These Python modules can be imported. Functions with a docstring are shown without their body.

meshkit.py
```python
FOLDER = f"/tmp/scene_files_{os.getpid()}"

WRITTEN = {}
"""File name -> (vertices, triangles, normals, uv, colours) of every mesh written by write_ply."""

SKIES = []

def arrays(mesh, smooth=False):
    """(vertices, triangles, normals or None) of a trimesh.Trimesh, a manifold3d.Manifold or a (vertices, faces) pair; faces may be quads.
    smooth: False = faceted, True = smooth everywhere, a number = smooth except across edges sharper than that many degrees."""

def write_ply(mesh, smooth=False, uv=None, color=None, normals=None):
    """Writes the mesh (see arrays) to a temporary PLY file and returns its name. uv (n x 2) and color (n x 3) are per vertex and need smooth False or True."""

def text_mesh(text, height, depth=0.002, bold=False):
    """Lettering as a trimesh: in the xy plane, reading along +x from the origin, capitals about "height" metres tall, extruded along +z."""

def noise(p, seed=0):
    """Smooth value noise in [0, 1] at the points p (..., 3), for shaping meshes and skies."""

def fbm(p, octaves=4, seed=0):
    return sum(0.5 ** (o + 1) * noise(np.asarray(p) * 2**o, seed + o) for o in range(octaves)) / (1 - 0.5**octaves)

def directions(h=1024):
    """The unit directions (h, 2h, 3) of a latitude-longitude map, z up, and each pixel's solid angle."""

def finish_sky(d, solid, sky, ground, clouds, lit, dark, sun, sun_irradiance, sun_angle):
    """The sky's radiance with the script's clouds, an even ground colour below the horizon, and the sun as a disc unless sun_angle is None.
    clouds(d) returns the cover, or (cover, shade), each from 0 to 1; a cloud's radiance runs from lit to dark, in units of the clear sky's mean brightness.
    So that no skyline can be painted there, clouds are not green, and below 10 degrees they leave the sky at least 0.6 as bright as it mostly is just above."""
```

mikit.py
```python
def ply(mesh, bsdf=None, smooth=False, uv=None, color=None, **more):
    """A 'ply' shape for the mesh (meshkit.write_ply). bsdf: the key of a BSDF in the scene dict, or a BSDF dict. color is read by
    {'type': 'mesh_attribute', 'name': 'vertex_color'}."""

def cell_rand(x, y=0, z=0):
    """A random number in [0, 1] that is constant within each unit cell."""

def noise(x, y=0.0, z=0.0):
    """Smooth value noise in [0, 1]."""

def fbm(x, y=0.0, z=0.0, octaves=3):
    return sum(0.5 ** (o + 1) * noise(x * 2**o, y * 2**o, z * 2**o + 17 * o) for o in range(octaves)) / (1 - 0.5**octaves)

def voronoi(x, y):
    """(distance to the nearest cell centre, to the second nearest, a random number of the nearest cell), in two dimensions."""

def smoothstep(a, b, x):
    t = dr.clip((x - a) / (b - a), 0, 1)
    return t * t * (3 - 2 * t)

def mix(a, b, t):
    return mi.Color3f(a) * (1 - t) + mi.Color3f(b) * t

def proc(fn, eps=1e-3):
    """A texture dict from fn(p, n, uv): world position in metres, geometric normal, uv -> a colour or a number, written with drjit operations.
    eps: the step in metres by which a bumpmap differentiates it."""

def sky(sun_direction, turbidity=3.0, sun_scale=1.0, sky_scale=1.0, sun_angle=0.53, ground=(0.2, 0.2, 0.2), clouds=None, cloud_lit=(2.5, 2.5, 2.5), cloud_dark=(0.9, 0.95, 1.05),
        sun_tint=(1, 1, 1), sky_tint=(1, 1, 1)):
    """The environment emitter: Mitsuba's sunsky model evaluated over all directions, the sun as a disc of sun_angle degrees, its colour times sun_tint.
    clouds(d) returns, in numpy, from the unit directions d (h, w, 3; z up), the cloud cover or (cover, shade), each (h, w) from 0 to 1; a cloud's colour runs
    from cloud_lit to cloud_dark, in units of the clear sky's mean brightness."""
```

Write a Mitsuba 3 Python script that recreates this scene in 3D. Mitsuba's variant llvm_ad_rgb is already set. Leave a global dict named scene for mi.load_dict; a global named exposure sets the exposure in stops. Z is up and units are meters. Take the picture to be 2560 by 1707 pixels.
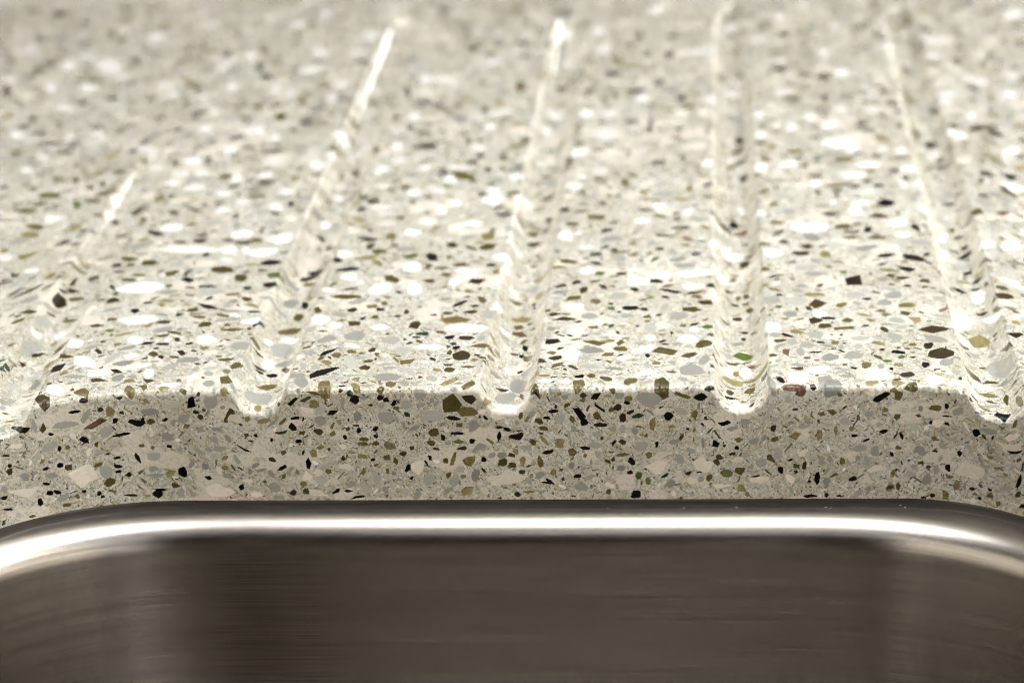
import math, random
import numpy as np, trimesh, mitsuba as mi, drjit as dr
import mikit, meshkit
from shapely.geometry import Polygon, box
from mikit import proc, cell_rand, noise, fbm, smoothstep, mix

scene, labels = {}, {}
MM = 0.001
T = mi.ScalarTransform4f

# ------------------------------------------------------------------ camera, unseen lamps and fill panels, exposure
exposure = 0.43
CAM = np.array([14.226, -437.165, 170.396])
YAW, PITCH, ROLL = -0.074085, 0.354267, -0.032788
_f = np.array([math.sin(YAW) * math.cos(PITCH), math.cos(YAW) * math.cos(PITCH), -math.sin(PITCH)])
_r = np.cross(_f, [0, 0, 1]); _r /= np.linalg.norm(_r)
_u = np.cross(_r, _f)
UP = _u * math.cos(ROLL) - _r * math.sin(ROLL)
scene['camera'] = {'type': 'thinlens', 'fov': math.degrees(2 * math.atan(1280 / 7111)), 'fov_axis': 'x', 'aperture_radius': 2.9 * MM, 'focus_distance': 473 * MM,
                   'near_clip': 0.02, 'far_clip': 20.0, 'to_world': T().look_at(origin=list(CAM * MM), target=list((CAM + _f * 100) * MM), up=list(UP))}


def lamp(key, centre, aim, w, h, rgb):
    scene[key] = {'type': 'rectangle', 'to_world': T().look_at(origin=centre, target=aim, up=[0, 1, 0.01] if abs(aim[2] - centre[2]) > 0.3 else [0, 0, 1]).scale([w / 2, h / 2, 1]),
                  'emitter': {'type': 'area', 'radiance': {'type': 'rgb', 'value': rgb}}, 'bsdf': {'type': 'ref', 'id': 'emitter_face'}}


scene['emitter_face'] = {'type': 'twosided', 'bsdf': {'type': 'diffuse', 'reflectance': {'type': 'rgb', 'value': [0.6, 0.6, 0.6]}}}
lamp('unseen_overhead_light__diffuser', [0.20, -0.015, 0.52], [0.20, -0.015, 0.0], 0.66, 0.27, [6.8, 6.8, 6.7])  # out of view; placed to light the top and the rim
labels['unseen_overhead_light'] = {'label': 'unseen light panel straight above the sink and worktop edge, lighting the top and rim', 'category': 'lamp'}
lamp('unseen_strip_lamp__tube', [0.63, 2.5, 0.17], [0.0, 0.1, 0.0], 0.36, 0.06, [24.0, 23.8, 23.2])  # out of view; placed for the glints along the grooves
labels['unseen_strip_lamp'] = {'label': 'unseen thin strip lamp behind the right end of the worktop, glinting in the grooves', 'category': 'lamp'}
lamp('unseen_panel__fill_face', [-1.15, -0.90, 0.50], [-0.05, 0.0, 0.25], 1.7, 0.9, [1.15, 1.05, 0.88])  # added fill panel that brightens the cut-out face from the left
labels['unseen_panel'] = {'label': 'added fill panel out of view to the left of the sink, brightening the cut-out face', 'category': 'unseen_panel'}
lamp('unseen_panel_001__fill_face', [1.20, -0.90, 0.50], [0.0, 0.0, 0.25], 1.7, 0.9, [1.9, 1.75, 1.48])  # second added fill, brightening the cut-out face from the right
labels['unseen_panel_001'] = {'label': 'added fill panel out of view to the right of the sink, brightening the cut-out face', 'category': 'unseen_panel'}
lamp('unseen_overhead_light_001__diffuser', [0.05, 1.15, 1.05], [0.0, 0.0, 0.0], 1.7, 0.9, [1.0, 0.99, 0.96])  # out of view; placed to brighten the upper curve of the rim
labels['unseen_overhead_light_001'] = {'label': 'unseen broad dim light panel over the far end of the worktop, brightening the rim', 'category': 'lamp'}
lamp('unseen_panel_002__lit_face', [0.66, -1.95, 0.75], [-0.08, 0.0, -0.05], 0.22, 1.2, [3.4, 3.3, 3.2])  # out of view; placed for the pale band in the sink corner
labels['unseen_panel_002'] = {'label': 'unseen tall narrow light panel in front of the sink, for the pale band in its corner', 'category': 'unseen_panel'}

# ---- surface of the worktop round the sink cut-out, in millimetres: x along the sink's back edge, y away from the sink, z up
THICK, EASE = 20.0, 0.9
QE = np.pi * EASE / 4
GROOVES = [(-102.3, 140.0), (-60.9, 256.0), (-19.4, 258.0), (19.4, 262.0), (60.6, 260.0)]   # centre line x, y of the far end
LEFT_T, LEFT_R, RIGHT_T, RIGHT_R = -75.0, 42.0, 45.0, 30.0      # where the straight back edge ends and the corner radii begin


def edge_y(x):
    dl = np.clip(LEFT_T - x, 0, LEFT_R * 0.97)
    dr_ = np.clip(x - RIGHT_T, 0, RIGHT_R * 0.97)
    return -(LEFT_R - np.sqrt(LEFT_R**2 - dl**2)) - (RIGHT_R - np.sqrt(RIGHT_R**2 - dr_**2))


def groove_depth(x, y):
    g = np.zeros_like(x)
    for k, (xc, end) in enumerate(GROOVES):
        t = np.clip(y / end, 0, 1)
        d = (4.1 - 1.5 * t) * np.sqrt(np.clip(1 - t**14, 0, 1)) + 0.1 * np.exp(-np.maximum(y, 0) / 3.0)
        wob = 0.10 * np.sin(y * 1.35 + k * 2.1) * np.sin(y * 0.47 + k) * np.clip(1.25 - y / 36, 0.03, 1) + 0.05 * np.sin(y * 3.1 + k) * np.clip(1.2 - y / 36, 0, 1)
        half = 4.55 * (np.maximum(d, 1e-3) / 4.1) ** 0.42 + wob + 0.12 * np.exp(-np.maximum(y, 0) / 1.5)
        u = np.abs(x - xc) / half
        c = np.where(u < 1.3, d * (1 - u**3), -d)
        k2 = 0.16 * np.clip(d / 2, 0, 1)
        soft = 0.5 * (c + np.sqrt(c * c + k2 * k2))
        soft = soft - 0.5 * (-d + np.sqrt(d * d + k2 * k2))
        g = g + np.where(u < 1.3, np.maximum(soft, 0), 0)
    return g


def surface(x, s):
    """The point of the slab's skin at (x, s): s > 0 on the top, s < 0 down the face of the cut-out."""
    x, s = np.asarray(x, float), np.asarray(s, float)
    x, s = np.broadcast_arrays(x, s)
    ye = edge_y(x)
    phi = np.clip((QE - s) / (2 * QE), 0, 1) * np.pi / 2
    y = ye + EASE - EASE * np.sin(phi) + np.maximum(s - QE, 0)
    z0 = -EASE + EASE * np.cos(phi) - np.maximum(-s - QE, 0)
    nick = np.exp(-((s / 0.9) ** 2)) * np.maximum(0, np.sin(3.1 * x) * np.sin(1.73 * x + 1) + 0.6 * np.sin(7.3 * x + 0.5) * np.sin(0.61 * x)) * 0.16
    y, z0 = y + nick, z0 - nick
    g = groove_depth(x, y)
    z = -THICK + (z0 + THICK) * (THICK - g) / THICK
    return np.stack([x, y, z], -1)

# chips traced one by one: 20 x, 20 s, 50 half-length, 50 half-width, angle and kind (k black, b brown, o olive, l light olive, g green, G dark green, c clear, w white, a few of them glare painted as chips, p pale, r rust)
CHIPS = (
    "-1818 -279 144 101 164p,1265 433 219 126 100c,-262 66 75 48 20w,-200 58 60 40 150w,-1717 1508 392 109 161w,-1809 1105 229 155 149w,-399 -297 156 84 15p,-2555 4889 378 144 107w,1136 -266 139 70 40p,-1239 118 154 127 62c,-1368 -365 126 68 1p,"
    "82 -36 118 66 176c,669 1671 184 144 179w,-1530 40 110 52 10w,-569 575 197 113 176w,-1220 575 175 122 105c,830 2803 191 158 178w,-1752 732 177 118 161w,-155 2984 260 119 93w,256 -274 95 66 19p,-577 -48 79 78 169o,-2111 786 228 50 83c,"
    "-1996 -270 120 53 144p,-641 -94 120 51 0c,-1926 799 208 92 120p,109 -279 102 59 6p,835 97 126 119 64w,-1407 1440 180 127 54w,1220 696 201 80 79l,575 78 139 100 87w,231 1143 181 104 20w,683 12 125 78 87c,1257 -115 122 48 154p,"
    "136 333 124 119 111o,-2401 2823 173 126 154o,-366 218 177 78 96c,127 21 174 73 98o,666 35 160 78 87c,-913 1002 165 101 86w,-1855 350 191 73 120w,1180 875 199 76 73w,811 1049 167 92 87b,1411 1719 253 57 69w,1373 4722 262 99 60w,"
    "-1362 1593 168 109 74w,236 4353 200 123 15w,-405 107 130 80 70c,1060 318 133 88 67b,1254 1156 186 64 90w,1491 2598 138 119 108w,1331 3102 163 105 79w,-1938 578 176 74 122w,-1469 478 127 101 122w,-1377 -40 70 62 13c,-2425 5401 252 106 89w,"
    "-1304 3024 194 90 95w,100 1125 126 116 105w,1056 548 132 90 34b,211 456 127 93 92w,-731 4234 179 126 89w,-576 2075 136 117 83w,-1905 111 165 65 112w,-696 -276 68 62 75p,-791 999 195 70 96w,-187 314 185 60 93w,-2832 4344 202 100 109p,"
    "-2029 2861 163 46 130w,-1571 4126 165 131 90w,-2108 1275 153 44 94b,-722 2401 176 92 121o,1781 5454 226 106 66w,-1744 -275 67 56 102c,-1521 1661 123 110 31w,587 834 119 102 87c,-1817 1812 142 98 133w,-610 661 125 90 172o,-824 1244 149 89 99w,"
    "645 153 113 83 31w,1281 883 161 51 114w,-1857 -86 106 31 178c,1489 4205 167 104 47w,865 2352 130 113 1w,523 1362 130 101 89w,-2577 4492 166 111 120w,-1788 211 122 78 137w,35 5183 205 110 84w,-56 2578 141 105 172p,1024 60 114 74 73w,"
    "-1093 678 135 79 102w,-494 712 132 79 95c,502 565 129 77 89w,-2754 4887 254 74 99w,-2222 4299 312 56 111w,496 2465 191 73 89w,554 2 104 33 176r,-1763 -99 100 31 24r,-1018 159 160 55 50k,-198 792 111 94 49w,377 1538 124 98 50w,"
    "944 5 72 51 54o,-1815 2335 136 100 147w,-519 -79 83 39 177o,-146 -90 86 37 124k,-793 -96 69 47 2c,-2554 3580 145 94 4b,936 2499 145 92 4w,-1347 2577 174 81 100w,-1551 1469 141 88 109w,-118 350 104 85 172c,-1251 1043 142 61 78c,"
    "-882 1108 154 70 125o,-491 1354 120 96 65w,769 284 93 90 50c,-2950 4448 262 61 104b,-631 3343 167 82 44w,-920 2833 157 91 36b,-443 5154 172 117 35b,-1669 242 129 65 10w,1083 1509 132 85 35c,-999 22 133 58 99o,406 325 135 58 96w,"
    "-402 4888 195 95 95w,-1722 513 132 67 107w,-503 -129 63 47 56c,-1913 3258 207 63 105w,-1706 3121 189 68 103w,809 3085 158 77 68w,1005 1725 129 78 62w,-1928 31 153 50 110b,-1219 766 113 78 33o,218 1002 111 86 18w,-1678 2210 136 85 125w,"
    "-1571 4443 162 102 112w,-811 2208 141 81 125w,-808 1796 111 93 121w,-252 2714 163 79 65w,1010 1757 136 72 56w,-561 303 109 71 99b,-1443 -41 56 50 18k,1339 3744 238 52 60w,607 2511 136 85 49w,-1886 2751 178 70 110w,-4 3547 161 80 93w,"
    "-872 594 101 82 113w,-1338 670 107 80 39w,-694 1722 120 80 78p,-632 1768 109 90 159w,174 690 99 84 95c,1167 1564 219 40 78w,-1938 335 107 72 74b,-2121 3115 205 55 112w,-137 3297 144 84 85w,-1079 59 120 58 100c,4 1078 142 64 92w,"
    "-2313 1810 133 23 109b,-1607 3325 189 64 101o,-511 -31 61 43 173b,-2616 4141 172 73 139w,-992 3679 124 102 17p,526 4567 148 100 66w,-1047 1141 111 81 107w,-1250 426 113 53 76w,-1338 93 106 64 104o,-264 1599 137 73 94w,-166 1190 115 78 76w,"
    "-42 911 104 80 96c,-179 541 97 77 99w,649 491 95 76 86c,919 461 100 72 105c,1322 1617 148 55 66w,-2098 450 88 45 71c,-2089 325 75 56 79c,1237 32 91 62 66k,751 1835 127 70 13k,-3000 5197 194 78 106w,-2733 3720 145 76 111w,"
    "-3028 5936 214 83 106b,-1364 4760 193 80 99w,-1015 3940 158 83 99w,-726 2024 135 71 98w,-247 3302 142 78 95w,-158 2440 131 80 95w,-259 2246 127 79 96w,897 3942 155 81 88w,640 3060 150 69 84w,855 1867 118 76 86w,1425 3312 221 46 72b,"
    "1316 2012 153 57 69o,-754 611 125 61 93b,-566 1078 107 81 67b,-1914 1480 160 60 122o,447 -318 81 37 166p,-1072 4673 159 94 101p,-212 4432 153 92 96w,25 1778 107 82 96w,1331 4383 194 68 69w,1614 3994 139 81 70w,188 1238 106 82 176c,"
    "-387 30 123 44 178w,-1997 6 167 19 118k,-568 3781 223 54 94o,-478 814 140 35 75w,-103 418 133 52 142o,1325 1047 129 59 56b,-2260 1728 176 31 111w,-149 -351 69 36 174c,-1754 2864 157 72 109w,80 2552 127 80 13b,1005 3334 128 82 62w,"
    "-1586 -71 76 31 172c,-519 -254 52 47 25l,833 -290 86 27 9p,-554 1476 116 78 88o,-641 1080 140 58 77w,-467 350 100 18 81o,668 805 111 67 81b,263 405 96 69 61o,401 483 103 62 122g,688 267 84 75 82c,-2114 922 77 41 91w,"
    "-1477 -99 57 42 22c,-1361 1311 106 82 162k,1545 3133 128 67 83w,-1649 1984 100 87 156w,-2886 4828 123 105 88o,-1004 2625 120 84 51w,934 1812 98 81 15b,-2990 4652 153 81 112w,-1903 3938 172 68 112w,-1007 3291 131 78 101w,-1068 2495 139 70 78w,"
    "-244 4793 160 87 95w,827 4307 148 84 88w,1490 2747 116 77 89k,-860 1664 97 81 123w,-202 887 100 74 53o,-1507 -48 75 31 16c,-424 -22 79 36 27p,-149 26 102 55 94o,-906 2173 112 80 71w,-1479 3221 128 78 76k,396 3810 121 84 109w,"
    "88 1968 99 83 100w,1596 4666 213 55 66b,-295 19 129 23 106o,668 1131 104 71 179c,486 36 163 30 99c,903 813 102 66 93c,801 450 87 71 2c,1073 237 106 54 67c,-2398 2036 114 65 112w,-1613 159 142 42 102w,-1806 40 107 53 117o,"
    "-1491 -291 53 43 115k,997 -325 55 39 82c,-1630 -109 68 31 162k,-2445 2624 106 79 146o,-991 3535 148 68 138k,416 3067 176 47 97b,-1448 1137 129 59 101o,-1059 1228 120 64 16k,-1204 674 106 64 133w,-395 1709 105 68 61o,-138 697 84 78 115c,"
    "-1735 -314 53 39 32o,-1022 -325 55 40 3c,843 -35 72 29 30k,-2570 3178 121 67 111w,-1749 5036 181 75 106w,-1398 3860 143 75 101w,-660 3117 139 64 96w,-1440 2001 124 65 115w,289 3521 133 73 91w,427 2504 146 57 101k,1323 3599 165 57 72w,"
    "1228 3079 117 65 81b,-2000 4336 211 53 104w,-1820 2557 134 67 118w,-1656 2401 165 53 94w,-3014 5435 200 65 105b,-770 1941 140 55 102w,163 3306 116 78 94w,435 4087 194 32 97b,615 3613 121 79 90w,1328 2719 155 56 65p,-1326 1163 92 79 155g,"
    "192 -22 79 25 160o,828 1619 86 80 12b,-1872 1767 167 44 123b,-359 -109 68 38 162k,-99 -200 65 31 180c,-1580 -369 48 44 7k,453 -245 60 40 123c,-1527 830 156 42 139k,-1649 17 102 48 107o,-1095 1408 115 66 101w,998 640 100 59 79l,"
    "-1641 1132 121 59 118k,-2130 539 118 21 82G,-1759 2016 160 47 131b,38 2265 140 57 52p,969 3005 103 78 19b,-937 -275 73 28 169p,382 -268 52 49 136o,-1910 2583 138 62 124w,-1544 2444 105 81 69w,1094 2464 110 73 55w,1404 2624 128 61 65b,"
    "-368 1186 101 69 75c,1327 650 111 50 62b,749 553 103 55 11o,-2008 -58 83 25 146p,625 1366 95 75 179b,806 897 91 68 1c,252 -30 60 31 0k,-972 636 83 71 150b,1013 1586 96 76 52w,1183 1807 198 34 81w,1094 -74 54 33 25c,"
    "165 3539 147 60 79G,1276 3511 242 25 99k,-2751 4488 161 61 105w,-2546 3376 113 68 114w,-2445 4963 177 61 118k,-1427 2201 105 72 94w,-838 4481 170 64 96b,-624 4428 168 64 95w,269 3301 116 72 92p,1660 4294 125 73 82w,1228 2915 138 56 66w,"
    "-724 -53 47 40 82c,-1068 -309 47 41 89p,-2254 2518 167 29 102g,-1668 3122 185 44 100w,-1032 2265 106 71 44p,-1196 2652 189 46 101b,-2383 3727 108 74 121w,-1586 2086 96 75 81w,-2317 2490 147 46 120w,-2506 2561 98 71 131p,-1722 4825 208 55 96o,"
    "-1824 4253 194 52 101G,1329 3927 157 56 65p,-742 257 83 60 72o,-640 1268 96 69 152b,-596 1165 126 51 74w,19 52 82 57 65o,201 1553 101 70 106r,41 1062 106 58 92w,218 755 85 67 176o,1292 556 95 31 112b,-2066 1326 85 64 140o,"
    "-1319 -76 95 17 59o,-487 -204 81 23 46c,915 1547 103 67 166o,-231 666 104 53 9b,-1036 -371 77 24 167p,-213 -106 53 33 49c,-176 -225 51 35 1o,1031 -122 49 34 9p,-2432 4300 108 79 138b,796 2646 104 70 178c,-2113 2245 122 29 81w,"
    "-2145 4288 193 47 109l,-770 2344 118 60 97w,-1123 2789 135 59 89o,-380 4379 148 58 103w,283 2534 120 60 90w,509 2945 128 62 89w,-384 2817 110 69 99p,-46 4655 161 63 86b,902 4810 159 65 88w,1125 4441 157 60 81w,728 3212 114 64 88w,"
    "638 5013 147 73 89w,1421 3506 185 39 75w,649 4656 140 72 89o,-260 434 75 65 58b,-1224 225 78 57 27o,-473 1228 142 26 81w,-1941 448 95 53 146b,-2062 529 82 51 136c,-470 -52 72 13 66p,-635 -153 44 39 180o,-1911 -257 58 26 158c,"
    "-2293 3983 148 25 105o,-1416 3628 151 53 99w,-1585 2984 148 55 101w,-687 2813 102 76 104w,548 4789 175 57 70b,30 3053 199 35 91b,1088 2711 107 68 67w,-1328 1062 91 64 106b,-693 1503 105 61 112b,652 633 82 61 87b,-2007 156 171 34 108c,"
    "-341 -226 63 33 92l,36 -378 48 35 14k,-1533 1353 90 69 120w,-1324 225 81 55 66o,583 -16 47 33 11r,1257 164 101 28 88o,-1827 1390 99 62 118o,-1861 213 115 39 148c,-409 -227 48 43 82o,1193 -56 63 29 12c,-2582 3860 159 46 104o,"
    "-811 3135 114 60 128p,-1686 5030 211 49 97b,-737 2911 155 48 95o,1115 5319 208 50 85o,1438 4478 164 51 67b,-1013 -73 53 30 33c,-92 -24 51 30 23k,337 -283 53 37 26g,-635 1602 91 59 56c,-387 718 82 58 144r,407 1821 76 70 143r,"
    "615 385 70 62 2c,1006 1182 81 67 129k,-1652 -34 78 19 167c,-1312 -87 76 22 66p,-895 -30 43 36 81k,147 948 109 47 150k,-1309 2724 112 62 97w,-1845 4570 157 57 106b,502 3267 115 58 90w,-138 4215 134 63 88o,710 2230 103 58 88w,"
    "146 -97 44 35 20k,221 -330 43 35 0p,184 -254 46 33 113c,-2270 5771 215 36 102w,-2832 4644 149 55 105p,-1916 3512 154 47 105w,-2021 4620 181 49 98b,-2551 4233 117 64 91b,-1040 2838 128 56 98w,-625 2488 131 50 87b,-589 4715 158 57 95w,"
    "62 3823 111 68 94b,559 3403 130 52 89w,757 5242 169 59 88w,-1020 244 78 54 105l,-404 1837 94 54 80o,-125 844 85 57 95o,417 1445 99 54 86b,-47 3179 98 65 173b,92 1061 88 57 150b,216 300 83 49 32o,-1676 1606 80 64 163b,"
    "-2168 1108 142 34 122b,-1775 140 89 45 145o,375 -217 54 35 5p,1022 -69 52 27 6o,-2201 2481 160 37 120o,-1524 2342 95 66 162b,-517 1876 87 62 171k,863 2196 95 61 29b,-1925 -81 49 26 86o,1289 94 112 20 93o,-1905 4509 188 45 101w,"
    "-1848 2469 99 63 121c,-581 2190 82 70 121w,102 4281 163 49 91k,863 3331 90 71 88w,1246 2848 115 47 63b,802 3532 93 73 89b,1416 2125 166 29 68r,-1239 1969 109 45 90w,-962 1435 80 69 128o,-495 1069 106 47 95w,-514 32 90 41 61o,"
    "-146 1373 80 67 58G,305 929 120 22 84w,653 901 91 51 179l,673 698 67 66 25w,452 476 138 26 104c,1086 46 74 49 45w,-1103 -38 63 23 36k,725 -117 39 36 95c,-1580 -302 66 22 178c,-889 -93 43 33 84c,-1032 -297 41 36 9p,"
    "-6 -105 43 32 88b,334 -68 93 18 49k,954 -139 39 34 151c,-1949 -69 68 19 101c,-244 1748 77 63 166o,4 773 74 59 174k,-228 217 97 38 56o,-2325 1723 78 55 159b,-1881 991 79 59 139b,-282 -260 54 26 105o,-2725 3982 122 52 107k,"
    "-2595 5383 148 57 104b,-879 3846 113 61 99w,-892 2519 97 60 101w,-718 4542 124 64 97k,-828 3468 107 59 90b,-1621 3905 119 59 106c,416 2089 141 34 105w,-249 3691 109 60 95b,499 2142 97 54 74o,1092 4662 154 52 78b,739 4473 121 63 89b,"
    "-2855 5745 207 45 103b,-1756 3342 107 58 135b,-2168 2838 154 39 120b,-1080 3720 166 41 96b,-55 2288 139 39 92o,1540 4489 172 41 85o,1235 2260 77 60 158k,-1209 916 93 49 89o,-610 835 118 37 55k,-396 788 81 51 91o,-138 1277 102 48 147b,"
    "-169 976 108 42 89b,941 1336 96 51 26k,938 1161 109 43 155g,-2104 1500 122 24 84b,-970 -78 61 23 29k,-411 -193 46 38 32c,-1061 -32 72 19 26o,-900 -386 71 20 9k,-836 1371 77 65 79g,-1088 344 67 57 132c,683 574 68 58 57b,"
    "936 102 62 55 51b,897 20 65 51 47l,-1917 2457 113 50 120w,-551 1962 100 49 30k,-510 2374 118 46 95w,-478 4515 154 50 94o,1652 5491 115 73 83o,-559 478 70 55 169b,685 -87 40 32 152o,-1858 -64 76 16 0p,805 192 75 45 86o,"
    "165 -189 47 27 11c,394 -204 53 31 47c,-1027 349 107 34 54k,-1179 368 131 32 109b,-740 172 76 45 175c,-805 4 45 32 97o,-1335 0 41 32 98l,-122 1152 71 63 166g,264 828 68 59 174b,549 1738 70 64 174o,544 318 93 37 90r,"
    "1203 101 94 29 40c,-1063 -263 48 28 85k,-225 -37 54 23 152c,637 -324 59 22 90k,-1989 -210 53 25 111c,-92 -97 39 33 96o,901 -30 36 34 51o,-1654 2311 108 48 68b,-398 3474 107 51 128w,506 2827 78 73 161b,-470 -362 42 34 28p,"
    "398 -45 41 38 132c,152 -341 41 31 32c,320 -342 82 18 16p,-1005 1497 108 44 81b,-345 454 93 38 112o,282 0 46 24 22b,-1537 353 80 44 117b,-2087 2221 80 38 85b,-1241 1989 87 46 78w,-232 2373 95 53 95w,-452 2858 120 21 80w,"
    "485 1862 86 50 94w,442 5247 135 59 90g,-491 2912 103 56 95b,1072 3639 111 51 81o,-1312 646 104 30 72k,-530 874 101 39 106o,108 1595 103 46 159b,509 488 64 55 89c,461 172 100 24 104G,1023 390 80 42 80b,-2048 934 90 41 90w,"
    "-2123 2426 125 35 106w,-1949 2750 133 41 106b,-1840 2012 117 39 119o,-1542 3551 130 44 93o,-1086 3294 117 46 98o,201 1879 82 53 70w,-91 4493 137 50 92b,1004 2722 109 48 65w,1115 1955 89 49 65w,673 2489 83 60 89G,-1148 -114 71 13 134G,"
    "-328 -175 68 21 133c,1248 -294 48 28 21c,-1673 468 69 51 9k,-142 276 60 53 166c,-239 278 62 51 35b,-60 77 71 42 135o,-2092 1414 57 46 60b,-1024 -147 40 30 170b,-2050 -230 46 26 99c,-1108 -130 39 30 124k,-738 -368 36 33 75c,"
    "1150 -97 55 23 66k,-1679 2873 92 58 128b,-2334 3038 139 31 103b,-1560 2894 85 64 129o,-130 3601 135 40 92b,37 3187 127 38 90b,163 1801 82 49 52b,1350 3006 151 29 65r,1268 -137 80 15 157k,232 932 97 38 32b,-797 -244 39 30 100o,"
    "-454 13 71 21 70l,-132 -119 36 31 2k,-79 -69 59 19 142k,-79 -127 58 19 177b,1285 -263 69 16 81k,1238 1430 104 33 50k,-1803 -149 43 24 145k,-1167 -383 48 29 179c,-1273 609 82 31 73w,-894 20 83 34 112l,-776 36 67 42 101o,"
    "-688 1153 73 53 102o,-336 1090 112 40 100l,-7 700 66 51 95c,-267 713 73 46 34b,414 157 60 44 78o,749 790 74 46 67l,969 702 68 49 76o,764 630 68 48 72o,786 369 62 48 84c,1252 1712 68 44 86b,-1655 679 70 49 161b,"
    "-1472 1 36 32 111o,-377 -238 41 35 159o,-21 -66 40 27 12b,-14 -26 40 27 23c,46 -96 51 21 11G,943 -307 40 27 157c,-2556 5983 125 60 106b,-2048 3971 172 31 108k,-2209 2733 155 29 107b,-1009 3121 101 45 98b,-672 2683 99 47 96b,"
    "-1091 1962 82 49 83b,36 3439 93 52 84o,-220 1905 96 41 17b,577 3084 99 45 89w,1114 2255 89 46 71w,784 4803 127 50 88G,1074 2330 89 47 98b,539 1971 77 51 89o,962 2205 67 61 152k,798 2141 75 54 41b,-1480 1457 97 42 101w,"
    "-1199 1041 99 39 98k,-1229 35 63 37 97l,1327 1138 71 48 69o,-2049 1550 77 49 110b,-1886 730 76 44 164b,-1638 -235 58 18 115k,-256 -224 55 20 11k,-1683 -146 81 13 6k,-1586 1894 73 53 75b,-1429 1915 88 44 128b,1003 198 69 39 80k,"
    "1268 1326 56 52 81k,-542 -210 44 24 4b,302 -185 50 22 58k,568 -278 32 31 173o,-549 1678 66 53 107b,-1861 -239 31 30 169o,-904 701 64 49 167o,551 1620 88 38 52k,576 166 59 44 162b,920 312 60 45 156k,-1840 1255 85 43 135o,"
    "-2083 759 61 37 59b,1063 -94 69 8 3k,21 -260 39 26 105k,-900 2049 94 40 103g,1302 1432 80 36 140b,-1635 537 70 43 5o,-1391 902 71 46 106b,-593 169 61 43 101o,471 782 77 14 107b,350 134 70 35 70o,325 540 79 14 78w,"
    "-1562 1049 96 35 172k,-558 -155 65 15 177k,-909 -12 31 29 38G,46 -310 34 29 87g,75 -331 34 29 87g,617 -387 61 16 3k,1035 2420 67 58 92b,-1187 1678 93 42 118b,-990 776 61 50 115b,-880 199 55 47 121b,-504 477 78 36 85c,"
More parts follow.
